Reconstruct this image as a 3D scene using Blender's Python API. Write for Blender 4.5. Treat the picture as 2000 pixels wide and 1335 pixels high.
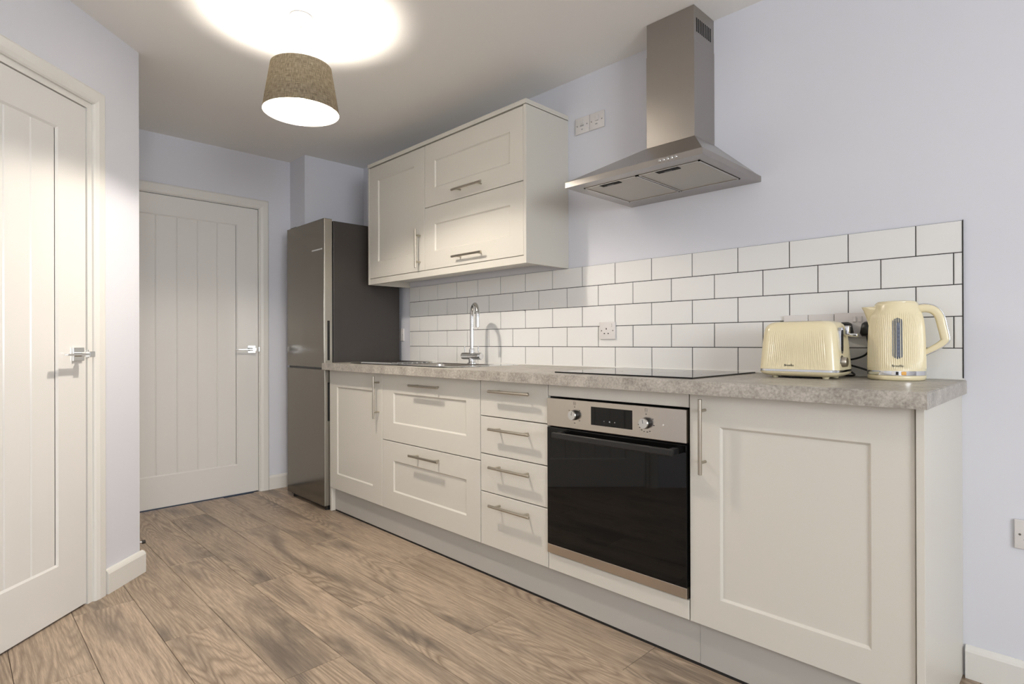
import bpy, bmesh, math, random
from mathutils import Matrix, Vector
random.seed(7)
S = bpy.context.scene
for o in list(bpy.data.objects): bpy.data.objects.remove(o)
COL = S.collection

# ------------------------------------------------------------------ camera
def make_camera():
    yaw, pit, rol = math.radians(45.35702648), math.radians(0.08853119), math.radians(-0.17787377)
    fw = Vector((-math.sin(yaw)*math.cos(pit), math.cos(yaw)*math.cos(pit), math.sin(pit)))
    r0 = Vector((math.cos(yaw), math.sin(yaw), 0)); u0 = r0.cross(fw)
    r = r0*math.cos(rol)+u0*math.sin(rol); u = -r0*math.sin(rol)+u0*math.cos(rol)
    cd = bpy.data.cameras.new('camera'); cam = bpy.data.objects.new('camera', cd); COL.objects.link(cam)
    cd.sensor_width = 36; cd.lens = 1117.439/2000*36; cd.clip_start = .02; cd.clip_end = 60
    m = Matrix((r, u, -fw)).transposed().to_4x4(); m.translation = Vector((0, 0, 1.03))
    cam.matrix_world = m; S.camera = cam
make_camera()

# ------------------------------------------------------------------ light and exposure
BULB = 1050.0            # emission of the pendant bulb
FILL_BULB = 600.0           # emission of the bulb in the unseen pendant added for fill
LAMP_W = 16.2           # light sent down by the kitchen pendant
FILL_LAMP_W = 5.6  # light sent down by the unseen pendant added for fill
w = bpy.data.worlds.new('world'); S.world = w; w.use_nodes = True
w.node_tree.nodes['Background'].inputs[0].default_value = (.55, .70, 1, 1)
w.node_tree.nodes['Background'].inputs[1].default_value = 1.0
S.view_settings.view_transform = 'Standard'; S.view_settings.look = 'None'
S.view_settings.gamma = 1; S.view_settings.exposure = 0.16; S.view_settings.use_curve_mapping = False
# added fill light inside the unseen window, tilted up towards the ceiling
ld = bpy.data.lights.new('window_fill', 'AREA'); ld.shape = 'RECTANGLE'; ld.size = 1.6; ld.size_y = 1.2
ld.energy = 99; ld.color = (.93, .965, 1)
lo = bpy.data.objects.new('window_fill', ld); COL.objects.link(lo)
lo.location = (3.10, -.45, 1.45); lo.rotation_euler = (math.radians(108), 0, math.radians(90))

# ------------------------------------------------------------------ helpers
WM = {}
def link(o, parent=None):
    COL.objects.link(o)
    if parent is not None: o.parent = parent
    return o
def tag(o, label=None, cat=None, group=None, kind=None):
    if label: o['label'] = label
    if cat: o['category'] = cat
    if group: o['group'] = group
    if kind: o['kind'] = kind
    return o
def thing(name, label, cat, loc=(0, 0, 0), rz=0, group=None, kind=None):
    o = bpy.data.objects.new(name, None); link(o); o.empty_display_size = .05
    o.location = loc; o.rotation_euler = (0, 0, rz)
    WM[o] = Matrix.Translation(Vector(loc)) @ Matrix.Rotation(rz, 4, 'Z')
    return tag(o, label, cat, group, kind)
def obj(name, bm, mat, parent=None, local=False, smooth=None):
    """one mesh object; bm is in world coordinates unless local"""
    base = WM.get(parent, Matrix()) if parent is not None else Matrix()
    if parent is not None and not local: bm.transform(base.inverted())
    bmesh.ops.recalc_face_normals(bm, faces=bm.faces)
    me = bpy.data.meshes.new(name); bm.to_mesh(me); bm.free()
    if smooth is not None:
        me.polygons.foreach_set('use_smooth', [True]*len(me.polygons))
        me.set_sharp_from_angle(angle=math.radians(smooth))
    for m in (mat if isinstance(mat, (list, tuple)) else [mat]): me.materials.append(m)
    o = bpy.data.objects.new(name, me); link(o, parent)
    WM[o] = base
    return o
def new(): return bmesh.new()
def box(bm, x0, x1, y0, y1, z0, z1, bev=0, seg=2):
    b = bmesh.new()
    bmesh.ops.create_cube(b, size=1)
    for v in b.verts:
        v.co = Vector((x0+(v.co.x+.5)*(x1-x0), y0+(v.co.y+.5)*(y1-y0), z0+(v.co.z+.5)*(z1-z0)))
    if bev: bmesh.ops.bevel(b, geom=b.edges[:], offset=bev, segments=seg, affect='EDGES', profile=.5)
    me = bpy.data.meshes.new('t'); b.to_mesh(me); b.free(); bm.from_mesh(me); bpy.data.meshes.remove(me)
    return bm
def bx(*a, **k): return box(new(), *a, **k)
def frame_of(d):
    d = Vector(d).normalized(); a = Vector((0, 0, 1)) if abs(d.z) < .9 else Vector((1, 0, 0))
    u = a.cross(d).normalized(); return u, d.cross(u).normalized()
def cyl(bm, a, b, r, r2=None, n=20, cap=True, bev=0):
    a, b = Vector(a), Vector(b); r2 = r if r2 is None else r2; u, v = frame_of(b-a)
    if bev:
        d = (b-a).normalized(); rows = [(a, r-bev), (a+d*bev, r), (b-d*bev, r2), (b, r2-bev)]
    else: rows = [(a, r), (b, r2)]
    rings = [[bm.verts.new(p+(u*math.cos(2*math.pi*i/n)+v*math.sin(2*math.pi*i/n))*q) for i in range(n)] for p, q in rows]
    for k in range(len(rings)-1):
        for i in range(n): bm.faces.new((rings[k][i], rings[k][(i+1) % n], rings[k+1][(i+1) % n], rings[k+1][i]))
    if cap: bm.faces.new(rings[0]); bm.faces.new(rings[-1])
    return bm
def lathe(bm, prof, c=(0, 0, 0), n=48, close=(True, True)):
    rings = [[bm.verts.new((c[0]+r*math.cos(2*math.pi*i/n), c[1]+r*math.sin(2*math.pi*i/n), c[2]+z)) for i in range(n)] for r, z in prof]
    for k in range(len(rings)-1):
        for i in range(n): bm.faces.new((rings[k][i], rings[k][(i+1) % n], rings[k+1][(i+1) % n], rings[k+1][i]))
    if close[0]: bm.faces.new(rings[0])
    if close[1]: bm.faces.new(rings[-1])
    return bm
def smooth_path(pts, sub=8):
    P = [Vector(p) for p in pts]; out = []
    for i in range(len(P)-1):
        p0, p1, p2, p3 = P[max(i-1, 0)], P[i], P[i+1], P[min(i+2, len(P)-1)]
        for k in range(sub):
            t = k/sub
            out.append(.5*((2*p1)+(p2-p0)*t+(2*p0-5*p1+4*p2-p3)*t*t+(3*p1-p0-3*p2+p3)*t**3))
    out.append(P[-1]); return out
def tube(bm, pts, r, n=12, sec=None, up=None):
    """sweep a round (or given 2-D) section along points"""
    P = [Vector(p) for p in pts]; rings = []; prev = None
    for i, p in enumerate(P):
        d = (P[min(i+1, len(P)-1)]-P[max(i-1, 0)]).normalized()
        if up is not None: u = Vector(up).cross(d).normalized(); v = d.cross(u)
        elif prev is None: u, v = frame_of(d)
        else: u = (prev-d*prev.dot(d)).normalized(); v = d.cross(u)
        prev = u
        rr = r(i/(len(P)-1)) if callable(r) else r
        s = sec if sec else [(rr*math.cos(2*math.pi*k/n), rr*math.sin(2*math.pi*k/n)) for k in range(n)]
        rings.append([bm.verts.new(p+u*a+v*b) for a, b in s])
    m = len(rings[0])
    for k in range(len(rings)-1):
        for i in range(m): bm.faces.new((rings[k][i], rings[k][(i+1) % m], rings[k+1][(i+1) % m], rings[k+1][i]))
    bm.faces.new(rings[0]); bm.faces.new(rings[-1]); return bm
def rings4(bm, rings, cap0=True, cap1=True):
    R = [[bm.verts.new(p) for p in r] for r in rings]; n = len(R[0])
    for k in range(len(R)-1):
        for i in range(n): bm.faces.new((R[k][i], R[k][(i+1) % n], R[k+1][(i+1) % n], R[k+1][i]))
    if cap0: bm.faces.new(R[0])
    if cap1: bm.faces.new(R[-1])
    return bm
def text_bm(body, size, ext=.0003):
    cu = bpy.data.curves.new('t', 'FONT'); cu.body = body; cu.size = size; cu.extrude = ext
    cu.align_x = 'CENTER'; cu.align_y = 'CENTER'
    o = bpy.data.objects.new('t', cu); COL.objects.link(o)
    dg = bpy.context.evaluated_depsgraph_get(); me = bpy.data.meshes.new_from_object(o.evaluated_get(dg))
    b = new(); b.from_mesh(me); bpy.data.objects.remove(o); bpy.data.meshes.remove(me); bpy.data.curves.remove(cu)
    return b

# ------------------------------------------------------------------ materials
def mat(name, col, rough=.5, metal=0, spec=.5, bump=None, coat=0, **kw):
    m = bpy.data.materials.new(name); m.use_nodes = True; nt = m.node_tree; p = nt.nodes['Principled BSDF']
    p.inputs['Base Color'].default_value = (*col, 1); p.inputs['Roughness'].default_value = rough
    p.inputs['Metallic'].default_value = metal; p.inputs['Specular IOR Level'].default_value = spec
    p.inputs['Coat Weight'].default_value = coat
    if bump:
        sc, st = bump; tc = nt.nodes.new('ShaderNodeTexCoord'); mp = nt.nodes.new('ShaderNodeMapping')
        mp.inputs['Scale'].default_value = sc if isinstance(sc, tuple) else (sc, sc, sc)
        nz = nt.nodes.new('ShaderNodeTexNoise'); nz.inputs['Scale'].default_value = 1; nz.inputs['Detail'].default_value = 3
        bp = nt.nodes.new('ShaderNodeBump'); bp.inputs['Strength'].default_value = st; bp.inputs['Distance'].default_value = .002
        nt.links.new(tc.outputs['Object'], mp.inputs[0]); nt.links.new(mp.outputs[0], nz.inputs['Vector'])
        nt.links.new(nz.outputs['Fac'], bp.inputs['Height']); nt.links.new(bp.outputs[0], p.inputs['Normal'])
    for k, v in kw.items(): p.inputs[k].default_value = v
    return m
def emis(name, col, st):
    m = bpy.data.materials.new(name); m.use_nodes = True; nt = m.node_tree; nt.nodes.clear()
    e = nt.nodes.new('ShaderNodeEmission'); e.inputs[0].default_value = (*col, 1); e.inputs[1].default_value = st
    o = nt.nodes.new('ShaderNodeOutputMaterial'); nt.links.new(e.outputs[0], o.inputs[0]); return m
def srgb(r, g, b):
    f = lambda c: c/12.92 if c <= .04045 else ((c+.055)/1.055)**2.4
    return (f(r/255), f(g/255), f(b/255))
M = {}
M['wall'] = mat('lavender_wall_paint', (.705, .712, .758), .65, spec=.3, bump=((60, 60, 60), .06))
M['ceiling'] = mat('ceiling_paint', (.90, .89, .865), .8, spec=.2, bump=((50, 50, 50), .05))
M['gloss'] = mat('white_satin_paint', (.77, .755, .72), .22, spec=.5, bump=((9, 9, 3), .05))
M['trim'] = mat('white_trim_paint', (.76, .745, .70), .28)
M['cab'] = mat('light_grey_cabinet', (.63, .605, .54), .34, spec=.45)
M['carc'] = mat('carcass_gap_shade', (.045, .040, .035), .6)  # darkened colour paints shade into the gaps between the fronts
M['under'] = mat('cabinet_underside', (.74, .725, .68), .4)
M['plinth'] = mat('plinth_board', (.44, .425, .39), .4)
M['tile'] = mat('white_glazed_tile', (.80, .795, .77), .12, spec=.5, coat=.2, bump=((14, 14, 14), .05))
M['grout'] = mat('charcoal_grout', (.045, .043, .04), .9)
M['silicone'] = mat('white_sealant', (.78, .77, .73), .35)
M['handle'] = mat('brushed_nickel', (.50, .46, .39), .28, 1)
M['chrome'] = mat('chrome', (.74, .75, .76), .05, 1)
M['steel'] = mat('brushed_steel', (.40, .375, .345), .30, 1, bump=((400, 400, 8), .10))
M['steel_h'] = mat('brushed_steel_across', (.55, .52, .48), .27, 1, bump=((6, 400, 400), .08))
M['filter'] = mat('filter_mesh', (.52, .50, .46), .5, .6, bump=((700, 700, 700), .5))
M['oven_steel'] = mat('oven_steel', (.56, .515, .46), .22, 1, bump=((6, 300, 300), .05))
M['fridge'] = mat('dark_steel_fridge', (.20, .18, .15), .16, .9, spec=.5)
M['fridge_edge'] = mat('fridge_door_edge', (.34, .315, .27), .38, .8)
M['fridge_side'] = mat('fridge_side_panel', (.038, .032, .028), .42, .1)
M['blackglass'] = mat('black_glass', (.004, .004, .004), .03, spec=.32)
M['hob'] = mat('hob_glass', (.006, .006, .007), .04, spec=.5)
M['black'] = mat('black_plastic', (.010, .010, .010), .35)
M['void'] = mat('dark_recess', (.012, .011, .010), .8)
M['cream'] = mat('cream_enamel', (.80, .71, .47), .22, spec=.5, coat=.12)
M['gauge'] = mat('smoked_gauge', (.20, .22, .25), .10, spec=.6)
M['gauge2'] = mat('gauge_tube', (.30, .34, .42), .15)
M['amber'] = mat('amber_switch', (.75, .38, .06), .3)
M['plastic'] = mat('white_plastic', (.72, .69, .67), .25)
M['shade_in'] = mat('white_lining', (.85, .84, .82), .7)
M['screw'] = mat('screw_steel', (.25, .24, .22), .35, .9)
M['print'] = mat('dark_print', (.03, .028, .025), .6)
M['grey'] = mat('grey_print', (.35, .35, .35), .5)
M['knob_face'] = mat('knob_face', (.66, .66, .65), .25, .9)
M['bulb'] = emis('lit_bulb', (1, .905, .80), BULB)
M['fill_bulb'] = emis('lit_fill_bulb', (1, .94, .87), FILL_BULB)
M['diff'] = emis('lit_diffuser', (1, .95, .88), 6.0)
M['rubber'] = mat('dark_rubber', (.03, .025, .022), .6)
M['outside'] = mat('pale_backing', (.6, .62, .65), .7)
gm = bpy.data.materials.new('window_glass'); gm.use_nodes = True
gp = gm.node_tree.nodes['Principled BSDF']; gp.inputs['Transmission Weight'].default_value = 1; gp.inputs['Roughness'].default_value = 0
M['glass'] = gm

def shade_mat():
    m = bpy.data.materials.new('linen_shade'); m.use_nodes = True; nt = m.node_tree; nt.nodes.clear(); N = nt.nodes.new; L = nt.links.new
    tc = N('ShaderNodeTexCoord'); cols = []
    def streak(sc):
        mp = N('ShaderNodeMapping'); mp.inputs['Scale'].default_value = sc
        nz = N('ShaderNodeTexNoise'); nz.inputs['Scale'].default_value = 1; nz.inputs['Detail'].default_value = 2
        L(tc.outputs['UV'], mp.inputs[0]); L(mp.outputs[0], nz.inputs['Vector']); return nz.outputs['Fac']
    a, b = streak((28, 110, 1)), streak((300, 9, 1))
    mx = N('ShaderNodeMath'); mx.operation = 'ADD'; L(a, mx.inputs[0]); L(b, mx.inputs[1])
    rp = N('ShaderNodeValToRGB'); rp.color_ramp.elements[0].position = .75; rp.color_ramp.elements[1].position = 1.25
    hf = N('ShaderNodeMath'); hf.operation = 'MULTIPLY'; hf.inputs[1].default_value = 1.0
    L(mx.outputs[0], hf.inputs[0])
    mr = N('ShaderNodeMapRange'); mr.inputs[1].default_value = .75; mr.inputs[2].default_value = 1.25; L(hf.outputs[0], mr.inputs[0])
    rp.color_ramp.elements[0].position = 0; rp.color_ramp.elements[1].position = 1
    rp.color_ramp.elements[0].color = (.20, .175, .135, 1); rp.color_ramp.elements[1].color = (.48, .43, .34, 1)
    L(mr.outputs[0], rp.inputs[0])
    d = N('ShaderNodeBsdfDiffuse'); t = N('ShaderNodeBsdfTranslucent'); x = N('ShaderNodeMixShader'); x.inputs[0].default_value = .60
    L(rp.outputs[0], d.inputs[0]); L(rp.outputs[0], t.inputs[0]); L(d.outputs[0], x.inputs[1]); L(t.outputs[0], x.inputs[2])
    o = N('ShaderNodeOutputMaterial'); L(x.outputs[0], o.inputs[0]); return m
M['linen'] = shade_mat()

def stone_mat():
    m = mat('stone_laminate', (.4, .38, .34), .38); nt = m.node_tree; N = nt.nodes.new; L = nt.links.new; p = nt.nodes['Principled BSDF']
    tc = N('ShaderNodeTexCoord'); n1 = N('ShaderNodeTexNoise'); n1.inputs['Scale'].default_value = 14; n1.inputs['Detail'].default_value = 8; n1.inputs['Roughness'].default_value = .72
    n2 = N('ShaderNodeTexNoise'); n2.inputs['Scale'].default_value = 130; n2.inputs['Detail'].default_value = 4; n2.inputs['Roughness'].default_value = .7
    L(tc.outputs['Object'], n1.inputs['Vector']); L(tc.outputs['Object'], n2.inputs['Vector'])
    ad = N('ShaderNodeMath'); ad.operation = 'MULTIPLY_ADD'; ad.inputs[1].default_value = .55; L(n2.outputs['Fac'], ad.inputs[0])
    sc = N('ShaderNodeMath'); sc.operation = 'MULTIPLY'; sc.inputs[1].default_value = .55; L(n1.outputs['Fac'], sc.inputs[0]); L(sc.outputs[0], ad.inputs[2])
    rp = N('ShaderNodeValToRGB'); e = rp.color_ramp.elements
    e[0].position = .40; e[0].color = (.22, .198, .17, 1); e[1].position = .72; e[1].color = (.56, .525, .47, 1)
    k = e.new(.55); k.color = (.375, .345, .30, 1)
    L(ad.outputs[0], rp.inputs[0]); L(rp.outputs[0], p.inputs['Base Color']); return m
M['stone'] = stone_mat()

def oak_mat():
    m = mat('oak_plank', (.4, .3, .2), .42); nt = m.node_tree; N = nt.nodes.new; L = nt.links.new; p = nt.nodes['Principled BSDF']
    tc = N('ShaderNodeTexCoord'); oi = N('ShaderNodeObjectInfo')
    off = N('ShaderNodeVectorMath'); off.operation = 'SCALE'; off.inputs[0].default_value = (91.7, 37.3, 53.1); L(oi.outputs['Random'], off.inputs['Scale'])
    def noise(scale, detail, rough=.5, dist=0, shift=0.):
        mp = N('ShaderNodeMapping'); mp.inputs['Scale'].default_value = scale
        ad = N('ShaderNodeVectorMath'); ad.operation = 'ADD'
        L(tc.outputs['Object'], mp.inputs[0]); L(mp.outputs[0], ad.inputs[0])
        a2 = N('ShaderNodeVectorMath'); a2.operation = 'ADD'; a2.inputs[1].default_value = (shift, shift*2, 0)
        L(off.outputs[0], a2.inputs[0]); L(a2.outputs[0], ad.inputs[1])
        nz = N('ShaderNodeTexNoise'); nz.inputs['Scale'].default_value = 1; nz.inputs['Detail'].default_value = detail
        nz.inputs['Roughness'].default_value = rough; nz.inputs['Distortion'].default_value = dist
        L(ad.outputs[0], nz.inputs['Vector']); return nz.outputs['Fac']
    def math_(op, a, b=None, c=None):
        q = N('ShaderNodeMath'); q.operation = op
        for i, v in enumerate((a, b, c)):
            if v is None: continue
            if isinstance(v, (int, float)): q.inputs[i].default_value = v
            else: L(v, q.inputs[i])
        return q.outputs[0]
    cont = noise((.80, 6.2, 1), 2.0, .38, .12)
    wob = noise((18, 60, 1), 2, .6, 0, 7.)
    cw = math_('MULTIPLY_ADD', wob, .010, cont)
    ring = math_('ABSOLUTE', math_('SUBTRACT', math_('FRACT', math_('MULTIPLY', cw, 30.)), .5))     # 0..0.5
    ring = math_('POWER', math_('MULTIPLY', ring, 2.), 1.6)
    streak = noise((5, 130, 1), 4, .65, 0, 3.)
    fine = noise((22, 620, 1), 2, .6, 0, 11.)
    smoke = noise((1.7, 8.5, 1), 4, .58, .3, 21.)
    rp = N('ShaderNodeValToRGB'); e = rp.color_ramp.elements
    e[0].position = .36; e[0].color = (.27, .195, .130, 1); e[1].position = .64; e[1].color = (.56, .43, .305, 1)
    L(math_('ADD', math_('MULTIPLY', streak, .6), math_('MULTIPLY', fine, .4)), rp.inputs[0])
    # growth rings
    mx = N('ShaderNodeMix'); mx.data_type = 'RGBA'; mx.inputs[7].default_value = (.175, .120, .078, 1)
    mk = N('ShaderNodeMapRange'); mk.inputs[1].default_value = .40; mk.inputs[2].default_value = .62; L(noise((1.3, 5, 1), 2, .5, 0, 33.), mk.inputs[0])
    L(math_('MULTIPLY', ring, math_('MULTIPLY_ADD', mk.outputs[0], .66, .16)), mx.inputs[0]); L(rp.outputs[0], mx.inputs[6])
    # smoky patches
    sk = N('ShaderNodeMapRange'); sk.inputs[1].default_value = .50; sk.inputs[2].default_value = .70; sk.inputs[4].default_value = .78; L(smoke, sk.inputs[0])
    m2 = N('ShaderNodeMix'); m2.data_type = 'RGBA'; m2.inputs[7].default_value = (.100, .079, .062, 1)
    L(sk.outputs[0], m2.inputs[0]); L(mx.outputs[2], m2.inputs[6])
    hv = N('ShaderNodeHueSaturation'); vr = math_('MULTIPLY_ADD', oi.outputs['Random'], .22, .89); L(vr, hv.inputs['Value']); hv.inputs['Saturation'].default_value = .92
    L(m2.outputs[2], hv.inputs['Color']); L(hv.outputs[0], p.inputs['Base Color'])
    bp = N('ShaderNodeBump'); bp.inputs['Strength'].default_value = .12; bp.inputs['Distance'].default_value = .002; L(fine, bp.inputs['Height']); L(bp.outputs[0], p.inputs['Normal'])
    return m
M['oak'] = oak_mat()

# ------------------------------------------------------------------ room shell
CZ = 2.345; YW = 2.236; XF = -4.09; XR = 3.2; YB = -1.95
C0 = Vector((-3.02, .618, 0)); EA = math.radians(-45.5)        # corner and direction of the diagonal wall
WE = Vector((math.cos(EA), math.sin(EA), 0)); WN = Vector((-math.sin(EA), math.cos(EA), 0))   # along / out into the room
T_END = 3.60; PE = C0+WE*T_END
def structure(name, bm, m, label, parent=None):
    o = obj(name, bm, m, parent)
    return tag(o, label, None, None, 'structure')
def wmat(t, n=0, z=0):     # local frame of diagonal wall: +x along wall, +y out of the wall
    return Matrix.Translation(C0+WE*t+WN*n+Vector((0, 0, z))) @ Matrix.Rotation(EA, 4, 'Z')

b = new(); box(b, XF-.1, XR+.1, YB-.1, YW+.1, -.08, -.010)
floor = structure('floor', b, M['void'], 'grey brown oak plank floor')
# planks of the floor, laid along the kitchen units
PW = .1955; PL = 1.262; plank_mesh = {}
def plank_me(L_, W_):
    k = (round(L_, 3), round(W_, 3))
    if k not in plank_mesh:
        g = .0007; b = new(); box(b, g, L_-g, g, W_-g, -.010, 0)
        bmesh.ops.bevel(b, geom=[e for e in b.edges if all(v.co.z > -.001 for v in e.verts)], offset=.0007, segments=1, affect='EDGES')
        me = bpy.data.meshes.new('plank'); b.to_mesh(me); b.free(); me.materials.append(M['oak']); plank_mesh[k] = me
    return plank_mesh[k]
joint = {0: -2.225, 1: -2.711, 2: -2.257, 3: -1.740, 4: -2.52, 5: -2.028, 6: -1.546, 7: -1.040, 8: -2.6, 9: -2.1, 10: -1.5}
for k in range(-11, 11):
    y0 = .1435+PW*k; y1 = min(y0+PW, YW)
    if y1 < YB+.02 or y0 > YW-.01: continue
    y0 = max(y0, YB)
    j = joint.get(k, -2.2+.37*((k*5) % 7)); x = j-PL*math.ceil((j-XF)/PL)
    while x < XR:
        a0, a1 = max(x, XF), min(x+PL, XR)
        # planks wholly behind the diagonal wall are not laid
        far_in = max((Vector((px, py, 0))-C0).dot(WN) if (Vector((px, py, 0))-C0).dot(WE) > .05 else (1 if py > .6 else -1) for px in (a0, a1) for py in (y0, y1))
        if a1-a0 > .03 and far_in > 0:
            o = bpy.data.objects.new('plank', plank_me(a1-a0, y1-y0)); link(o, floor); o.location = (a0, y0, 0)
        x += PL

b = bx(XF-.1, XR+.1, YB-.1, YW+.1, CZ, CZ+.08)
structure('ceiling', b, M['ceiling'], 'plain white ceiling')
b = bx(-3.85, XR+.1, YW, YW+.1, 0, CZ)
structure('wall_back', b, M['wall'], 'pale lavender wall behind the kitchen units')
# far wall with door opening  (door: y .728 .. 1.548, z 0 .. 1.967)
DY0, DY1, DZ = .662, 1.548, 1.966
b = new(); box(b, XF-.1, XF, DY1+.028, 1.776, 0, CZ); box(b, XF-.1, XF, .448, DY0-.028, 0, CZ); box(b, XF-.1, XF, DY0-.028, DY1+.028, DZ+.028, CZ)
structure('wall_far', b, M['wall'], 'lavender end wall around the panelled door')
b = bx(XF-.1, -3.85, 1.776, YW+.1, 0, CZ)
structure('wall_boxing', b, M['wall'], 'lavender boxed-out corner behind the fridge freezer')
b = bx(XF, -3.0925, .448, .548, 0, CZ)
structure('wall_return', b, M['wall'], 'short lavender return wall beyond the outer corner')
# diagonal wall with door opening (door t .314 .. 1.134)
DT0, DT1 = .314, 1.134
b = new()
for t0, t1, z0, z1 in ((0, DT0-.028, 0, CZ), (DT1+.028, T_END, 0, CZ), (DT0-.028, DT1+.028, DZ+.028, CZ)):
    box(b, t0, t1, -.1, 0, z0, z1)
b.transform(wmat(0)); structure('wall_left', b, M['wall'], 'lavender diagonal wall with white door')
b = bx(PE.x-.1, XR+.1, YB-.1, YB, 0, CZ); structure('wall_front', b, M['wall'], 'plain wall of the living end')
b = new(); WY0, WY1, WZ0, WZ1 = -1.27, .37, .84, 2.06
box(b, XR, XR+.1, YB, WY0, 0, CZ); box(b, XR, XR+.1, WY1, YW, 0, CZ); box(b, XR, XR+.1, WY0, WY1, 0, WZ0); box(b, XR, XR+.1, WY0, WY1, WZ1, CZ)
structure('wall_right', b, M['wall'], 'wall of the living end with the added window')
win = thing('added_window', 'white framed unseen window added for fill light', None, (XR, -.45, WZ0), kind='structure')  # window is out of view, added to go with the fill light
b = new()
for a in ((WY0, WY0+.06, WZ0, WZ1), (WY1-.06, WY1, WZ0, WZ1), (WY0, WY1, WZ0, WZ0+.06), (WY0, WY1, WZ1-.06, WZ1), (-.48, -.42, WZ0, WZ1)):
    box(b, XR+.03, XR+.08, a[0], a[1], a[2], a[3])
obj('window_frame', b, M['trim'], win)
obj('pane', bx(XR+.05, XR+.056, WY0+.06, -.48, WZ0+.06, WZ1-.06), M['glass'], win)
obj('pane', bx(XR+.05, XR+.056, -.42, WY1-.06, WZ0+.06, WZ1-.06), M['glass'], win)

# skirting: profile extruded along local x, projecting +y
def skirting(name, L_, mtx, label, h=.098, d=.0165):
    b = new()
    prof = [(0, 0), (d, 0), (d, h-.016), (d-.003, h-.009), (d-.009, h-.003), (.004, h), (0, h)]
    rings4(b, [[(x, y, z) for y, z in prof] for x in (0, L_)]); b.transform(mtx)
    return structure(name, b, M['trim'], label)
skirting('baseboard_left', DT0-.090+.0115, wmat(-.0115), 'white skirting on the outer corner of the diagonal wall', d=.021)
skirting('baseboard_far', .16, Matrix.Translation((XF, 1.776, 0)) @ Matrix.Rotation(-math.pi/2, 4, 'Z'), 'white skirting between panelled door and fridge freezer')
skirting('baseboard_back', XR+.275, Matrix.Translation((XR, YW, 0)) @ Matrix.Rotation(math.pi, 4, 'Z'), 'white skirting right of the kitchen units')
skirting('baseboard_return', -3.0925-XF, Matrix.Translation((XF, .548, 0)), 'white skirting along the return wall')
# architraves: local frame x along wall, y out, z up
def architrave(name, x0, x1, zt, mtx, label, w=.062, d=.018):
    b = new()
    prof = [(0, 0), (0, d*.55), (.006, d*.8), (w*.35, d), (w-.010, d), (w-.003, d-.004), (w, d-.010), (w, 0)]   # u outwards from opening, y
    def ring(cx, cz, sx, sz): return [(cx+sx*u, y, cz+sz*u) for u, y in prof]
    rings4(b, [ring(x0, 0, -1, 0), ring(x0, zt, -1, 1), ring(x1, zt, 1, 1), ring(x1, 0, 1, 0)])
    b.transform(mtx); return structure(name, b, M['trim'], label)
def lining(name, x0, x1, zt, mtx, label, t=.026, depth=.1):
    b = new(); box(b, x0-t-.0025, x0-.0025, -depth, .002, 0, zt+t); box(b, x1+.0025, x1+t+.0025, -depth, .002, 0, zt+t); box(b, x0-.0025, x1+.0025, -depth, .002, zt+.0025, zt+t)
    b.transform(mtx); return structure(name, b, M['trim'], label)
FM = Matrix.Translation((XF, 0, 0)) @ Matrix.Rotation(math.pi/2, 4, 'Z') @ Matrix.Scale(-1, 4, (0, 1, 0))  # x->+y world, y->+x world
LM = wmat(0)
architrave('trim_1', DT0-.026, DT1+.026, DZ+.026, LM, 'white moulded architrave around the door on the diagonal wall')
architrave('trim_2', DY0-.008, DY1+.008, DZ+.006, FM, 'white moulded architrave around the door beyond the fridge freezer')
lining('trim_3', DT0, DT1, DZ, LM, 'white door lining on the diagonal wall')
lining('trim_4', DY0, DY1, DZ, FM, 'white door lining on the end wall', t=.024)

def lever(parent, mtx, xc, sx, z, y0):
    """square rose, neck and flat lever pointing along sx"""
    b = new(); box(b, xc-.026, xc+.026, y0, y0+.009, z-.026, z+.026, .0015); b.transform(mtx)
    h = obj('door_handle', b, M['chrome'], parent)
    b = new(); cyl(b, (xc, y0+.008, z), (xc, y0+.05, z), .0095, n=20); b.transform(mtx); obj('handle_neck', b, M['chrome'], h, smooth=40)
    b = new(); box(b, min(xc-sx*.012, xc+sx*.118), max(xc-sx*.012, xc+sx*.118), y0+.044, y0+.060, z-.0035, z+.0035, .0012)
    box(b, xc-.013, xc+.013, y0+.042, y0+.062, z-.011, z+.011, .002)
    b.transform(mtx); obj('handle_lever', b, M['chrome'], h)
def door(name, label, x0, x1, mtx, handle_x, sx, loc):
    d = thing(name, label, None, loc, kind='structure')
    z0, z1 = .006, DZ; px0, px1, pz0, pz1 = x0+.136, x1-.136, .203, 1.842; f0 = -.002; bk = -.042
    b = new()   # stiles and rails with chamfered opening
    o_ = [(x0, z0), (x1, z0), (x1, z1), (x0, z1)]; i_ = [(px0, pz0), (px1, pz0), (px1, pz1), (px0, pz1)]
    ins = lambda q, k: [(q[0][0]+k, q[0][1]+k), (q[1][0]-k, q[1][1]+k), (q[2][0]-k, q[2][1]-k), (q[3][0]+k, q[3][1]-k)]
    rings4(b, [[(x, y, z) for x, z in r] for r, y in ((ins(i_, .008), bk), (o_, bk), (o_, f0-.002), (ins(o_, .002), f0), (i_, f0), (ins(i_, .004), f0-.003), (ins(i_, .008), f0-.006))], False, False)
    b.transform(mtx); obj('door_frame', b, M['gloss'], d)
    n = 5; wv = (px1-px0-.016)/n
    for k in range(n):
        a = px0+.008+k*wv; c = a+wv; yy = f0-.0055
        b = new(); pr = [(a, bk+.004), (a, yy-.0045), (a+.004, yy), (c-.004, yy), (c, yy-.0045), (c, bk+.004)]
        rings4(b, [[(x, y, z) for x, y in pr] for z in (pz0+.001, pz1-.001)]); b.transform(mtx); obj('board', b, M['gloss'], d)
    lever(d, mtx, handle_x, sx, .991, f0)
    # latch plate on the edge
    return d
door('door_1', 'white panelled door on the diagonal wall', DT0, DT1, LM, DT0+.046, 1, C0+WE*.7)
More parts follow.
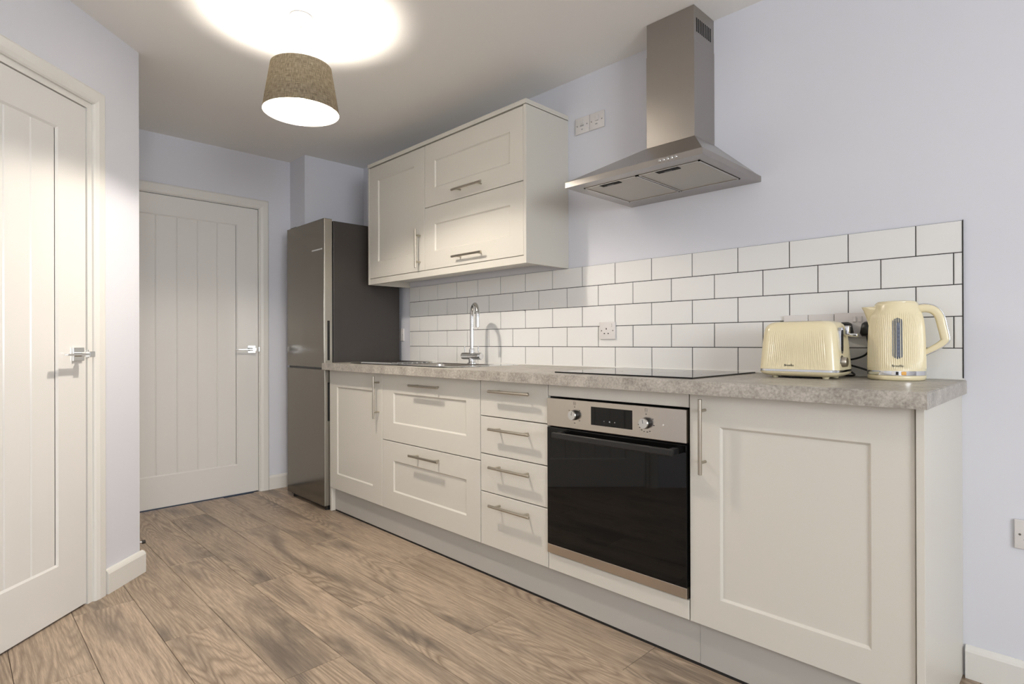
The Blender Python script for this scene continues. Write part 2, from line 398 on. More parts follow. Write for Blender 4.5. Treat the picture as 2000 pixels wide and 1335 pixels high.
door('door_2', 'white panelled door beyond the fridge freezer', DY0, DY1, FM, DY1-.047, -1, (XF, 1.105, 0))
for mtx, x, nm in ((LM, DT0-.0045, 'trim_5'), (FM, DY1+.0045, 'trim_6')):
    b = new(); box(b, x-.0035, x+.0035, -.012, .0035, .975, 1.008, .001); b.transform(mtx); structure(nm, b, M['chrome'], 'small steel strike plate beside the door lever')
# door stop
ds = thing('door_stop', 'small steel door stop with dark rubber tip by the outer corner', 'door stop', (-3.22, .5650, .075))
b = new(); cyl(b, (-3.22, .5650, .075), (-3.22, .668, .075), .006, n=16); cyl(b, (-3.22, .5650, .075), (-3.22, .5690, .075), .014, n=20); obj('rod', b, M['chrome'], ds, smooth=40)
b = new(); cyl(b, (-3.22, .667, .075), (-3.22, .682, .075), .0085, n=16, bev=.001); obj('rubber_tip', b, M['rubber'], ds, smooth=40)

# ------------------------------------------------------------------ splashback
SY = 2.228
sb = thing('tiled_splashback', 'white brick-laid wall tiles with dark grout above the worktop', 'splashback', (-1.76, YW, .911))
TX0, TX1, PX, PZ, Z0, X0 = -3.241, -.278, .195, .0988, 1.4045, -.398; G = .0015
obj('grout', bx(TX0, TX1, SY+.0022, YW-.0012, .913, Z0-.0006), M['grout'], sb)
tcache = {}
def tile_me(w_):
    k = round(w_, 3)
    if k not in tcache:
        b = new(); box(b, G, w_-G, 0, .006, G, PZ-G)
        bmesh.ops.bevel(b, geom=[e for e in b.edges if all(v.co.y < .001 for v in e.verts)], offset=.0014, segments=2, affect='EDGES')
        bmesh.ops.recalc_face_normals(b, faces=b.faces)
        me = bpy.data.meshes.new('tile'); b.to_mesh(me); b.free(); me.materials.append(M['tile']); tcache[k] = me
    return tcache[k]
for r in range(5):
    zb = Z0-(r+1)*PZ; i = -16
    while True:
        xa = X0+PX*(i+(.5 if r % 2 else 0)); xb = xa+PX; i += 1
        if xa >= TX1: break
        a0, a1 = max(xa, TX0), min(xb, TX1)
        if a1-a0 < .006: continue
        o = bpy.data.objects.new('tile', tile_me(a1-a0)); link(o, sb)
        o.location = WM[sb].inverted() @ Vector((a0, SY+random.uniform(-.0003, .0003), zb))
        o.rotation_euler = (random.uniform(-.003, .003), 0, random.uniform(-.003, .003))
obj('edge_trim', bx(TX1, TX1+.0014, SY-.0008, YW-.0012, .913, Z0+.001), M['grout'], sb)
obj('sealant', bx(TX0, TX1+.004, SY-.004, SY+.003, .9112, .9165, .001), M['silicone'], sb)

# ------------------------------------------------------------------ kitchen fittings helpers
def shaker_bm(x0, x1, z0, z1, yf, panel=None, th=.018):
    b = new(); o_ = [(x0, z0), (x1, z0), (x1, z1), (x0, z1)]
    ins = lambda q, k: [(q[0][0]+k, q[0][1]+k), (q[1][0]-k, q[1][1]+k), (q[2][0]-k, q[2][1]-k), (q[3][0]+k, q[3][1]-k)]
    rr = [(o_, yf+th), (o_, yf+.0015), (ins(o_, .0015), yf)]
    if panel:
        i_ = [(panel[0], panel[2]), (panel[1], panel[2]), (panel[1], panel[3]), (panel[0], panel[3])]
        rr += [(i_, yf), (ins(i_, .0015), yf+.001), (ins(i_, .0065), yf+.0062), (ins(i_, .008), yf+.0066)]
    return rings4(b, [[(x, y, z) for x, z in r] for r, y in rr])
def bar_handle_bm(c, L_, yf, vert=False, off=.035, r=.006):
    """T-bar handle; c=(x,z) centre of bar"""
    b = new(); y = yf-off; x, z = c
    ax = Vector((0, 0, 1)) if vert else Vector((1, 0, 0)); p = Vector((x, y, z))
    cyl(b, p-ax*L_/2, p+ax*L_/2, r, n=18, bev=.001)
    for s in (-1, 1):
        q = p+ax*s*(L_/2-.036); cyl(b, (q.x, y, q.z), (q.x, yf+.0004, q.z), .0046, n=14)
    return b
YF = 1.6773; HL = .239
def unit_body(parent, x0, x1, y0, y1, z0, z1, m='carc'):
    """open-fronted carcass: sides, bottom, back, top rail"""
    b = new(); t = .018
    box(b, x0, x0+t, y0, y1, z0, z1); box(b, x1-t, x1, y0, y1, z0, z1)
    box(b, x0+t, x1-t, y0, y1, z0, z0+t); box(b, x0+t, x1-t, y1-.012, y1, z0+t, z1); box(b, x0+t, x1-t, y0, y0+.09, z1-t, z1)
    return obj('body', b, M[m], parent)
def front(parent, name, x0, x1, z0, z1, yf, panel, handle, vert=False):
    d = obj(name, shaker_bm(x0, x1, z0, z1, yf, panel), M['cab'], parent)
    if handle: obj('handle', bar_handle_bm(handle[:2], handle[2], yf, vert), M['handle'], d, smooth=40)
    return d
ZB, ZT = .1473, .8665; CY0 = YF+.0195; CY1 = 2.20
# base units -----------------------------------------------------------------
u = thing('base_cabinet', 'light grey base cabinet with single panelled door beside the fridge freezer', 'cabinet', (-3.0, 1.95, 0))
unit_body(u, -3.280, -2.700, CY0, CY1, .150, .869)
front(u, 'door', -3.2975, -2.7010, ZB, ZT, YF, (-3.207, -2.800, .240, .769), (-2.733, .7365, .232), True)
u = thing('drawer_cabinet', 'light grey wide base cabinet with two deep panelled drawers under the sink', 'cabinet', (-2.3, 1.95, 0))
unit_body(u, -2.699, -1.900, CY0, CY1, .150, .869)
front(u, 'drawer', -2.6970, -1.9010, .5130, ZT, YF, (-2.593, -1.996, .608, .769), (-2.285, .8185, HL))
front(u, 'drawer', -2.6970, -1.9010, ZB, .5090, YF, (-2.594, -1.996, .2465, .411), (-2.285, .467, HL))
u = thing('drawer_cabinet', 'light grey narrow base cabinet with four plain drawers beside the oven', 'cabinet', (-1.7, 1.95, 0))
unit_body(u, -1.899, -1.500, CY0, CY1, .150, .869)
zs = [ZT+.0015, .7105, .5455, .3795, ZB-.0015]
for k, hz in enumerate((.8235, .662, .499, .335)):
    front(u, 'drawer', -1.8970, -1.5010, zs[k+1]+.0020, zs[k]-.0020, YF, None, (-1.691, hz, HL))
u = thing('oven_housing', 'light grey oven cabinet with slim filler panels above and below the oven', 'cabinet', (-1.2, 1.95, 0))
b = new(); box(b, -1.499, -1.496, CY0, CY1, .150, .869); box(b, -.903, -.900, CY0, CY1, .150, .869); box(b, -1.496, -.903, CY0, CY1, .150, .168); box(b, -1.496, -.903, CY1-.01, CY1, .168, .869)
obj('body', b, M['carc'], u)
obj('filler_panel', shaker_bm(-1.4970, -.9010, .8225, ZT, YF), M['cab'], u)
obj('filler_panel', shaker_bm(-1.4970, -.9010, ZB, .2095, YF), M['cab'], u)
u = thing('base_cabinet', 'light grey base cabinet with single panelled door at the open end under kettle', 'cabinet', (-.6, 1.95, 0))
unit_body(u, -.899, -.3005, CY0, CY1, .150, .869)
front(u, 'door', -.8970, -.3025, ZB, ZT, YF, (-.798, -.396, .2425, .771), (-.8445, .7395, .232), True)
# end panels, plinths
e_ = new(); box(e_, -3.299, -3.281, YF+.0195, 2.20, .003, .869); box(e_, -3.299, -3.281, YF+.002, YF+.0200, .003, .1455)
tag(obj('end_panel', e_, M['cab']), 'light grey end panel between base units and fridge freezer', 'panel')
tag(obj('end_panel', bx(-.2995, -.2815, 1.668, 2.2355, .003, .8695, .0012), M['cab']), 'tall-standing light grey end panel at the open end of the worktop', 'panel')
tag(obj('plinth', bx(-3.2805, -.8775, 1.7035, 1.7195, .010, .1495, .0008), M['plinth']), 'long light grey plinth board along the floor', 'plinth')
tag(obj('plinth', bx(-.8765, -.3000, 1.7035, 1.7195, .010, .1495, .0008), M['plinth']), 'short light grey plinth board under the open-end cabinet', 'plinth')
for x0, x1, w_ in ((-3.2805, -.8775, 'long'), (-.8765, -.3000, 'short')):
    tag(obj('plinth_base_strip', bx(x0, x1, 1.7055, 1.7195, 0, .010), M['void']), 'dark strip under the %s plinth board' % w_, 'seal')  # dark strip along the floor below each plinth board

# worktop with sink cut-out -------------------------------------------------------
WX0, WX1, WY0_, WY1_, WZB, WZT = -3.303, -.270, 1.629, YW-.0005, .870, .911
SX0, SX1, SY0, SY1 = -2.66, -2.19, 1.745, 2.055        # bowl opening
def worktop_bm():
    b = new()
    xs = [WX0, SX0, SX1, WX1]; ys = [WY0_, SY0, SY1, WY1_]
    g = [[[b.verts.new((x, y, z)) for z in (WZB, WZT)] for y in ys] for x in xs]
    for i in range(3):
        for j in range(3):
            if i == 1 and j == 1: continue
            for k in (0, 1): b.faces.new((g[i][j][k], g[i+1][j][k], g[i+1][j+1][k], g[i][j+1][k]))
    q = lambda a, c: b.faces.new((g[a[0]][a[1]][0], g[c[0]][c[1]][0], g[c[0]][c[1]][1], g[a[0]][a[1]][1]))
    for i in range(3): q((i, 0), (i+1, 0)); q((i, 3), (i+1, 3)); q((0, i), (0, i+1)); q((3, i), (3, i+1))
    for a, c in (((1, 1), (2, 1)), ((2, 1), (2, 2)), ((2, 2), (1, 2)), ((1, 2), (1, 1))): q(a, c)
    bmesh.ops.recalc_face_normals(b, faces=b.faces)
    ed = [e for e in b.edges if all(abs(v.co.y-WY0_) < 1e-5 for v in e.verts) and all(v.co.z > WZT-1e-5 for v in e.verts)]
    ed += [e for e in b.edges if all(abs(v.co.x-WX1) < 1e-5 for v in e.verts) and all(v.co.z > WZT-1e-5 for v in e.verts)]
    bmesh.ops.bevel(b, geom=ed, offset=.002, segments=2, affect='EDGES')
    return b
tag(obj('worktop', worktop_bm(), M['stone']), 'grey stone-effect laminate worktop along the kitchen wall', 'worktop')

# sink ------------------------------------------------------------------------------
sk = thing('sink', 'stainless steel inset sink with ridged drainer', 'sink', (-2.6, 1.93, .911))
RX0, RX1, RY0, RY1 = -3.10, -2.15, 1.715, 2.165
b = new(); zt = WZT+.0045
xs = [RX0, SX0+.012, SX1-.012, RX1]; ys = [RY0, SY0+.012, SY1-.012, RY1]
g = [[b.verts.new((x, y, zt)) for y in ys] for x in xs]
for i in range(3):
    for j in range(3):
        if (i, j) != (1, 1): b.faces.new((g[i][j], g[i+1][j], g[i+1][j+1], g[i][j+1]))
lo_ = {}
for i in range(4):
    for j in range(4):
        if i in (0, 3) or j in (0, 3):
            lo_[i, j] = b.verts.new((xs[i]+(-.006 if i == 0 else .006 if i == 3 else 0), ys[j]+(-.006 if j == 0 else .006 if j == 3 else 0), WZT+.0002))
for i in range(3):
    for j in (0, 3): b.faces.new((g[i][j], g[i+1][j], lo_[i+1, j], lo_[i, j]))
    for ii in (0, 3): b.faces.new((g[ii][i], g[ii][i+1], lo_[ii, i+1], lo_[ii, i]))
obj('rim', b, M['chrome'], sk)
def rrect(x0, x1, y0, y1, r, z, n=6):
    out = []
    for cx, cy, a0 in ((x1-r, y1-r, 0), (x0+r, y1-r, 90), (x0+r, y0+r, 180), (x1-r, y0+r, 270)):
        for k in range(n+1):
            a = math.radians(a0+90*k/n); out.append((cx+r*math.cos(a), cy+r*math.sin(a), z))
    return out
b = new(); A = (SX0+.010, SX1-.010, SY0+.010, SY1-.010)
rings4(b, [rrect(*A, .004, zt+.0002), rrect(A[0]+.004, A[1]-.004, A[2]+.004, A[3]-.004, .04, zt-.006), rrect(A[0]+.012, A[1]-.012, A[2]+.012, A[3]-.012, .05, .76), rrect(A[0]+.05, A[1]-.05, A[2]+.05, A[3]-.05, .04, .748)], False, True)
obj('bowl', b, M['steel_h'], sk, smooth=40)
b = new(); cyl(b, (-2.425, 1.90, .7485), (-2.425, 1.90, .753), .040, .036, n=24); obj('waste', b, M['chrome'], sk, smooth=40)
for k in range(9):
    y = 1.76+k*.034; b = new(); tube(b, [(-3.06, y, zt), (-3.05, y, zt+.0025), (-2.74, y, zt+.0025), (-2.73, y, zt)], .0045, n=10); obj('drainer_ridge', b, M['chrome'], sk, smooth=50)
# tap
tp = thing('kitchen_tap', 'chrome swan-neck mixer tap behind the sink bowl', 'tap', (-2.44, 2.095, zt))
TXc, TYc = -2.44, 2.095
b = new(); lathe(b, [(.026, zt+.0001), (.026, zt+.004), (.0195, zt+.007), (.0195, zt+.032), (.016, zt+.036)], (TXc, TYc, 0), 28); obj('base', b, M['chrome'], tp, smooth=35)
b = new(); cyl(b, (TXc-.076, TYc, .957), (TXc+.072, TYc, .957), .0205, n=28, bev=.002); obj('mixer_body', b, M['chrome'], tp, smooth=35)
b = new(); lathe(b, [(.0165, .965), (.0165, .992), (.014, 1.0)], (TXc, TYc, 0), 24); obj('collar', b, M['chrome'], tp, smooth=35)
sd = Vector((.90, -.43, 0)).normalized(); R_ = .058
pts = [Vector((TXc, TYc, .99)), Vector((TXc, TYc, 1.08))]+[Vector((TXc, TYc, 1.178))+sd*R_*(1-math.cos(a))+Vector((0, 0, R_*1.12*math.sin(a))) for a in [math.pi*k/14 for k in range(15)]]
pts.append(pts[-1]+Vector((0, 0, -.062)))
b = new(); tube(b, pts, .0112, n=18); obj('spout', b, M['chrome'], tp, smooth=40)
for s, px in ((-1, TXc-.060), (1, TXc+.056)):
    b = new(); cyl(b, (px, TYc, .965), (px, TYc-.004, 1.012), .0036, .003, n=12); cyl(b, (px, TYc, .957), (px+s*.022, TYc, .957), .018, n=24, bev=.002); obj('lever', b, M['chrome'], tp, smooth=40)

# hob --------------------------------------------------------------------------------
hb = thing('induction_hob', 'flat black glass hob set on the worktop above the oven', 'hob', (-1.2, 1.96, .911))
obj('glass', bx(-1.495, -.905, 1.713, 2.205, .9112, .9165, .0012), M['hob'], hb)
for x, y, r in ((-1.36, 1.85, .075), (-1.05, 1.85, .095), (-1.36, 2.08, .095), (-1.05, 2.08, .075)):
    b = new(); lathe(b, [(r, .9166), (r+.001, .91665), (r+.002, .9166)], (x, y, 0), 40, (False, False)); obj('zone_ring', b, M['grey'], hb)

# oven ----------------------------------------------------------------------------------
ov = thing('built_in_oven', 'black glass built-in oven with steel control panel', 'oven', (-1.199, 1.9, .2125))
OX0, OX1 = -1.4945, -.9035; OY = 1.668
obj('cavity', bx(OX0+.004, OX1-.004, OY+.022, 2.17, .217, .812), M['void'], ov)
cp = obj('control_panel', bx(OX0, OX1, OY, OY+.021, .7085, .8155, .0015), M['oven_steel'], ov)
obj('display', bx(-1.2805, -1.1045, OY-.0012, OY+.001, .7315, .7975, .0005), M['blackglass'], cp)
dr = obj('door', bx(OX0, OX1, OY, OY+.021, .2500, .7030, .0015), M['blackglass'], ov)
obj('door_trim', bx(OX0, OX1, OY-.0006, OY+.021, .2150, .2495, .0012), M['oven_steel'], ov)
# inner window frame, faintly lighter
b = new(); yy = OY-.0004
hx0, hx1, hz = -1.430, -.926, .681
b = new(); box(b, hx0, hx1, OY-.050, OY-.036, hz-.010, hz+.012, .003); box(b, hx0+.004, hx0+.026, OY-.040, OY+.001, hz-.009, hz+.010, .002); box(b, hx1-.026, hx1-.004, OY-.040, OY+.001, hz-.009, hz+.010, .002)
obj('handle', b, M['black'], dr)
for kx, ang, marks in ((-1.357, 8, (-60, 0, 52, 130, 180)), (-1.050, -12, (-125, -105, 0, 60, 100, -145, -165, 172, 152))):
    b = new(); cyl(b, (kx, OY+.001, .760), (kx, OY-.016, .760), .0195, .0175, n=28); kn = obj('knob', b, M['black'], cp, smooth=35)
    b = new(); cyl(b, (kx, OY-.0155, .760), (kx, OY-.0205, .760), .0178, .0165, n=28); obj('knob_face', b, M['knob_face'], kn, smooth=35)
    a = math.radians(ang); b = new(); tube(b, [(kx, OY-.0207, .760), (kx+.013*math.sin(a), OY-.0207, .760+.013*math.cos(a))], .0007, n=6); obj('pointer', b, M['print'], kn)
    for g_ in marks:
        a = math.radians(g_); rr = .030; b = new(); w_ = .0028 if abs(g_) > 90 else .0022
        box(b, kx+rr*math.sin(a)-w_, kx+rr*math.sin(a)+w_, OY-.0003, OY+.0005, .760+rr*math.cos(a)-.0013, .760+rr*math.cos(a)+.0013); obj('dial_mark', b, M['print'], cp)
    b = new(); zz = .760+.043
    for (ax0, ax1, az0, az1) in ((-.005, .005, .0045, .0055), (-.005, .005, -.0055, -.0045), (-.005, -.004, -.0055, .0055), (.004, .005, -.0055, .0055), (-.003, .003, -.0006, .0006)):
        box(b, kx+ax0, kx+ax1, OY-.0003, OY+.0005, zz+az0, zz+az1)
    obj('dial_symbol', b, M['screw'], cp)
b = new(); cyl(b, (-.985, OY+.001, .760), (-.985, OY-.0006, .760), .0028, n=14); obj('indicator', b, M['plastic'], cp)
for x, r in ((-1.222, .0016), (-1.198, .0028), (-1.176, .0020)):
    b = new(); cyl(b, (x, OY-.0011, .749), (x, OY-.0015, .749), r, n=12); obj('touch_mark', b, M['grey'], cp)
# ------------------------------------------------------------------ wall cabinets
YC = 1.928; HC1 = 2.225
u = thing('wall_cabinet', 'light grey wall cabinet with one tall panelled door next to the fridge freezer', 'cabinet', (-2.95, 2.08, 1.44))
unit_body(u, -3.245, -2.6565, YC+.0195, HC1, 1.4445, 2.149)
obj('bottom_panel', bx(-3.2455, -2.6545, YC+.0195, HC1, 1.4405, 1.4443), M['under'], u)
front(u, 'door', -3.2445, -2.6555, 1.4430, 2.1455, YC, (-3.147, -2.757, 1.542, 2.056), (-2.697, 1.5685, .222), True)
u = thing('wall_cabinet', 'light grey wall cabinet with two stacked panelled flap doors', 'cabinet', (-2.26, 2.08, 1.44))
unit_body(u, -2.6525, -1.8735, YC+.0195, HC1, 1.4445, 2.149)
obj('bottom_panel', bx(-2.6545, -1.8725, YC+.0195, HC1, 1.4405, 1.4443), M['under'], u)
front(u, 'flap_door', -2.6525, -1.8735, 1.7945, 2.1455, YC, (-2.561, -1.962, 1.893, 2.047), (-2.2535, 1.838, .236))
front(u, 'flap_door', -2.6525, -1.8735, 1.4430, 1.7915, YC, (-2.561, -1.962, 1.541, 1.694), (-2.2535, 1.486, .236))
tag(obj('cabinet_side_panel', bx(-1.8720, -1.8545, YC-.001, YW-.0005, 1.4045, 2.1490, .0012), M['cab']), 'light grey side panel on the open end of the wall cabinets', 'panel')
tag(obj('cabinet_side_panel', bx(-3.2640, -3.2465, YC-.001, YW-.0005, 1.4045, 2.1490, .0012), M['cab']), 'light grey side panel of the wall cabinets facing the fridge freezer', 'panel')
b = new(); box(b, -3.266, -1.8525, YC-.003, YW-.0005, 2.1520, 2.1740, .0012); tag(obj('cornice', b, M['cab']), 'thin light grey cornice board on top of the wall cabinets', 'cornice')
tag(obj('light_pelmet', bx(-3.2460, -1.8725, YC+.0005, YC+.0185, 1.4045, 1.4400, .0012), M['cab']), 'light grey pelmet strip under the wall cabinet doors', 'pelmet')

# ------------------------------------------------------------------ cooker hood
hd = thing('cooker_hood', 'brushed steel chimney cooker hood on the wall above the hob', 'cooker hood', (-1.186, YW, 1.648))
HX0, HX1, HY0, HZ0, HZ1 = -1.478, -.893, 1.762, 1.648, 1.6695; QX0, QX1, QY0, QZ = -1.294, -1.080, 2.066, 1.832
yb = YW-.0008
b = new()
rings4(b, [[(HX0+.045, HY0+.058, HZ0+.002), (HX1-.040, HY0+.058, HZ0+.002), (HX1-.040, yb-.09, HZ0+.002), (HX0+.045, yb-.09, HZ0+.002)],
           [(HX0, HY0, HZ0), (HX1, HY0, HZ0), (HX1, yb, HZ0), (HX0, yb, HZ0)],
           [(HX0, HY0, HZ1), (HX1, HY0, HZ1), (HX1, yb, HZ1), (HX0, yb, HZ1)],
           [(HX0+.004, HY0+.004, HZ1+.002), (HX1-.004, HY0+.004, HZ1+.002), (HX1-.004, yb, HZ1+.002), (HX0+.004, yb, HZ1+.002)],
           [(QX0-.002, QY0-.002, QZ), (QX1+.002, QY0-.002, QZ), (QX1+.002, yb, QZ), (QX0-.002, yb, QZ)]], False, True)
hc = obj('canopy', b, M['steel'], hd)
b = new()
# filter recess floor
obj('filter_bed', bx(HX0+.044, HX1-.039, HY0+.057, yb-.089, HZ0+.012, HZ0+.016), M['steel_h'], hd)
mid = (HX0+.045+HX1-.040)/2
for x0, x1 in ((HX0+.047, mid-.002), (mid+.002, HX1-.042)):
    y0, y1 = HY0+.060, yb-.092
    b = new()
    for a in ((x0, x1, y0, y0+.006), (x0, x1, y1-.006, y1), (x0, x0+.006, y0, y1), (x1-.006, x1, y0, y1)): box(b, a[0], a[1], a[2], a[3], HZ0-.0005, HZ0+.008)
    f_ = obj('filter', b, M['steel_h'], hd)
    obj('filter_mesh', bx(x0+.004, x1-.004, y0+.004, y1-.004, HZ0+.003, HZ0+.007), M['filter'], f_)
    lx = (x0+x1)/2-.012
    b = new(); box(b, lx-.044, lx+.044, y0+.008, y0+.040, HZ0+.0005, HZ0+.0035); obj('latch_recess', b, M['void'], f_)
    obj('latch', bx(lx-.016, lx+.016, y0+.022, y0+.034, HZ0-.001, HZ0+.002, .001), M['black'], f_)
obj('chimney_lower', bx(QX0, QX1, QY0, yb, QZ-.004, 2.209, .0012), M['steel'], hd)
cu = obj('chimney_upper', bx(QX0+.0015, QX1-.0015, QY0+.0015, yb, 2.205, CZ-.001, .0012), M['steel'], hd)
for k in range(9):
    y = 2.090+k*.0142; obj('vent_slot', bx(QX1-.004, QX1-.0008, y-.0036, y+.0036, 2.246, 2.300), M['void'], cu)
for k in range(5):
    x = -1.050+k*.0156; b = new(); cyl(b, (x, HY0+.001, 1.6592), (x, HY0-.006, 1.6592), .0050, n=18, bev=.001); obj('button', b, M['chrome'], hc, smooth=40)

# ------------------------------------------------------------------ fridge freezer
fr = thing('fridge_freezer', 'tall dark steel fridge freezer beside the base cabinets', 'fridge freezer', (-3.575, 1.93, 0))
FX0, FX1, FYF, FYD = -3.843, -3.310, 1.650, 1.703
obj('body', bx(FX0+.003, FX1-.002, FYD+.008, 2.195, .035, 1.793, .003), M['fridge_side'], fr)
obj('door_gasket', bx(FX0+.01, FX1-.010, FYD-.001, FYD+.009, .06, 1.785), M['black'], fr)
for nm, z0, z1, s0, s1 in (('fridge_door', .8815, 1.8020, .925, 1.172), ('freezer_door', .030, .8685, .55, .79)):
    d = obj(nm, bx(FX0, FX1, FYF, FYD-.0005, z0, z1, .003), M['fridge_edge'], fr)
    obj('front_panel', bx(FX0+.0005, FX1-.003, FYF-.0022, FYF+.001, z0+.001, z1-.001, .001), M['fridge'], d)
    obj('grip_recess', bx(FX1-.004, FX1+.0004, FYF+.018, FYF+.036, s0, s1, .0018), M['void'], d)
obj('nameplate', bx(-3.472, -3.330, FYF-.0030, FYF-.002, 1.611, 1.619), M['chrome'], fr)
obj('hinge_gap', bx(FX0+.004, FX1-.004, FYF+.010, FYD-.002, .8685, .8815), M['black'], fr)
obj('kickboard', bx(FX0+.012, FX1-.004, FYF+.020, 2.15, .014, .0345), M['black'], fr)
for x in (FX0+.05, FX1-.03):
    b = new(); cyl(b, (x, FYF+.035, 0), (x, FYF+.035, .03), .018, n=16); obj('foot', b, M['black'], fr)
b = new(); cyl(b, (FX1-.05, 2.1, 0), (FX1-.05, 2.1, .03), .018, n=16); obj('foot', b, M['black'], fr)
obj('hinge_cover', bx(FX0+.02, FX0+.10, FYF+.012, FYD+.05, 1.8005, 1.812, .004), M['black'], fr)

# ------------------------------------------------------------------ sockets and switch plates
def plate(name, label, cat, x0, x1, z0, z1, y, group=None, screws=True, d=.009):
    t = thing(name, label, cat, ((x0+x1)/2, y, z0), group=group)
    obj('faceplate', bx(x0, x1, y-d, y-.0004, z0, z1, .0025, 3), M['plastic'], t, smooth=50)
    if screws:
        for sx in (x0+.0125, x1-.0125):
            b = new(); cyl(b, (sx, y-d-.0004, (z0+z1)/2), (sx, y-d+.002, (z0+z1)/2), .0032, n=14); obj('screw', b, M['screw'], t)
    return t, y-d
t, yy = plate('spur_switch', 'white fused switch plate nearest the wall cabinets, paired above the tiles', 'switch', -1.802, -1.7165, 2.0605, 2.1405, YW)
obj('fuse_holder', bx(-1.771, -1.749, yy-.0008, yy+.001, 2.095, 2.103), M['grey'], t); obj('indicator', bx(-1.764, -1.755, yy-.0008, yy+.001, 2.078, 2.083), M['grey'], t); obj('rocker', bx(-1.766, -1.752, yy-.003, yy+.001, 2.108, 2.130, .001), M['plastic'], t)
t, yy = plate('spur_switch', 'white switch plate with rocker nearest the cooker hood, paired above the tiles', 'switch', -1.7145, -1.627, 2.0605, 2.1405, YW)
obj('rocker', bx(-1.676, -1.659, yy-.0045, yy+.001, 2.098, 2.124, .0012), M['plastic'], t); obj('indicator', bx(-1.678, -1.666, yy-.0008, yy+.001, 2.082, 2.087), M['grey'], t)
def pins(t, x, z, y):
    for dx, dz, w_, h_ in ((0, .013, .0022, .0042), (-.011, -.009, .0036, .0021), (.011, -.009, .0036, .0021)):
        obj('pin_hole', bx(x+dx-w_, x+dx+w_, y-.0006, y+.001, z+dz-h_, z+dz+h_), M['void'], t)
t, yy = plate('wall_socket', 'white single wall socket on the tiles right of the tap', 'socket', -1.652, -1.562, 1.0455, 1.1275, SY)
pins(t, -1.612, 1.082, yy); obj('rocker', bx(-1.589, -1.580, yy-.003, yy+.001, 1.104, 1.119, .001), M['plastic'], t)
plate('blank_plate', 'white blank plate on the tiles behind the left half of the toaster', 'wall plate', -.806, -.7215, 1.044, 1.1285, SY)
plate('blank_plate', 'white blank plate behind the toaster next to the double socket', 'wall plate', -.7205, -.6365, 1.044, 1.1285, SY)
t, yy = plate('double_socket', 'white double socket on the tiles between toaster and kettle', 'socket', -.635, -.489, 1.044, 1.130, SY)
for x in (-.5715, -.5535): obj('rocker', bx(x-.0052, x+.0052, yy-.004, yy+.001, 1.098, 1.118, .001), M['plastic'], t)
for px, lab, pts in ((-.597, 'black plug and cord behind the toaster in the double socket', [(-.597, 2.185, 1.052), (-.596, 2.184, .99), (-.598, 2.178, .955), (-.580, 2.172, .936), (-.560, 2.172, .920), (-.575, 2.175, .9155), (-.60, 2.172, .9165), (-.65, 2.166, .9165), (-.70, 2.160, .920)]),
                     (-.527, 'black plug and cord behind the kettle in the double socket', [(-.527, 2.185, 1.052), (-.520, 2.186, 1.01), (-.535, 2.196, .985), (-.575, 2.198, .970), (-.605, 2.198, .972), (-.61, 2.196, .958), (-.575, 2.190, .950), (-.53, 2.192, .936), (-.50, 2.195, .921), (-.48, 2.195, .9155), (-.447, 2.197, .916)])):
    t = thing('power_plug', lab, 'plug', (px, yy, 1.07))
    b = new(); rings4(b, [[(px+s*x, y, 1.072+s*z) for x, z in [(-.024, -.014), (-.018, -.024), (.018, -.024), (.024, -.014), (.018, .020), (.008, .026), (-.008, .026), (-.018, .020)]] for y, s in ((yy-.0005, 1), (yy-.020, 1), (yy-.034, .82), (yy-.038, .6))])
    obj('plug_body', b, M['black'], t, smooth=50)
    b = new(); tube(b, smooth_path(pts, 6), .0034, n=8); obj('cord', b, M['black'], t, smooth=60)
t, yy = plate('wall_socket', 'white socket low on the wall right of the open-end cabinet', 'socket', -.161, -.013, .4245, .5095, YW)
pins(t, -.125, .462, yy); pins(t, -.050, .462, yy)
for x in (-.093, -.080): obj('rocker', bx(x-.005, x+.005, yy-.0035, yy+.001, .478, .497, .001), M['plastic'], t)
plate('fridge_socket', 'white socket edge showing beside the fridge freezer', 'socket', -3.398, -3.314, 1.045, 1.130, YW)

# ------------------------------------------------------------------ toaster
def outline(x0, x1, y0, y1, r, n_step, rib=0., pitch=.0063):
    """rounded-rect outline sampled by arc length; rib adds flutes on the long faces"""
    segs = []; xs0, xs1 = x0+r, x1-r; out = []
    def line(a, b_, nrm, ribbed):
        L_ = (Vector(b_)-Vector(a)).length; n = n_step
        for k in range(n):
            t = k/n; p = Vector(a).lerp(Vector(b_), t)
            q = 0
            if ribbed and rib: q = rib*(abs(math.cos(math.pi*t*L_/pitch))-.5)
            out.append((p.x+nrm[0]*q, p.y+nrm[1]*q))
    def arc(cx, cy, a0):
        for k in range(10):
            a = math.radians(a0+9*k); out.append((cx+r*math.cos(a), cy+r*math.sin(a)))
    line((x0+r, y0), (x1-r, y0), (0, -1), True); arc(x1-r, y0+r, -90)
    n_keep = n_step
    line((x1, y0+r), (x1, y1-r), (1, 0), False); arc(x1-r, y1-r, 0)
    line((x1-r, y1), (x0+r, y1), (0, 1), True); arc(x0+r, y1-r, 90)
    line((x0, y1-r), (x0, y0+r), (-1, 0), False); arc(x0+r, y0+r, 180)
    return out
ts = thing('toaster', 'cream ribbed toaster with chrome band on the worktop', 'toaster', (-.678, 2.06, .911))
AX0, AX1, AY0, AY1 = -.803, -.556, 1.972, 2.150
lv = [(.9405, 0, 0), (.947, .0005, 0), (.950, .0007, .0014), (.98, .003, .0026), (1.02, .006, .0026), (1.055, .009, .0014), (1.064, .0105, .0007), (1.070, .0115, 0), (1.080, .0145, 0), (1.088, .0195, 0), (1.094, .0265, 0), (1.0975, .036, 0), (1.0985, .048, 0)]
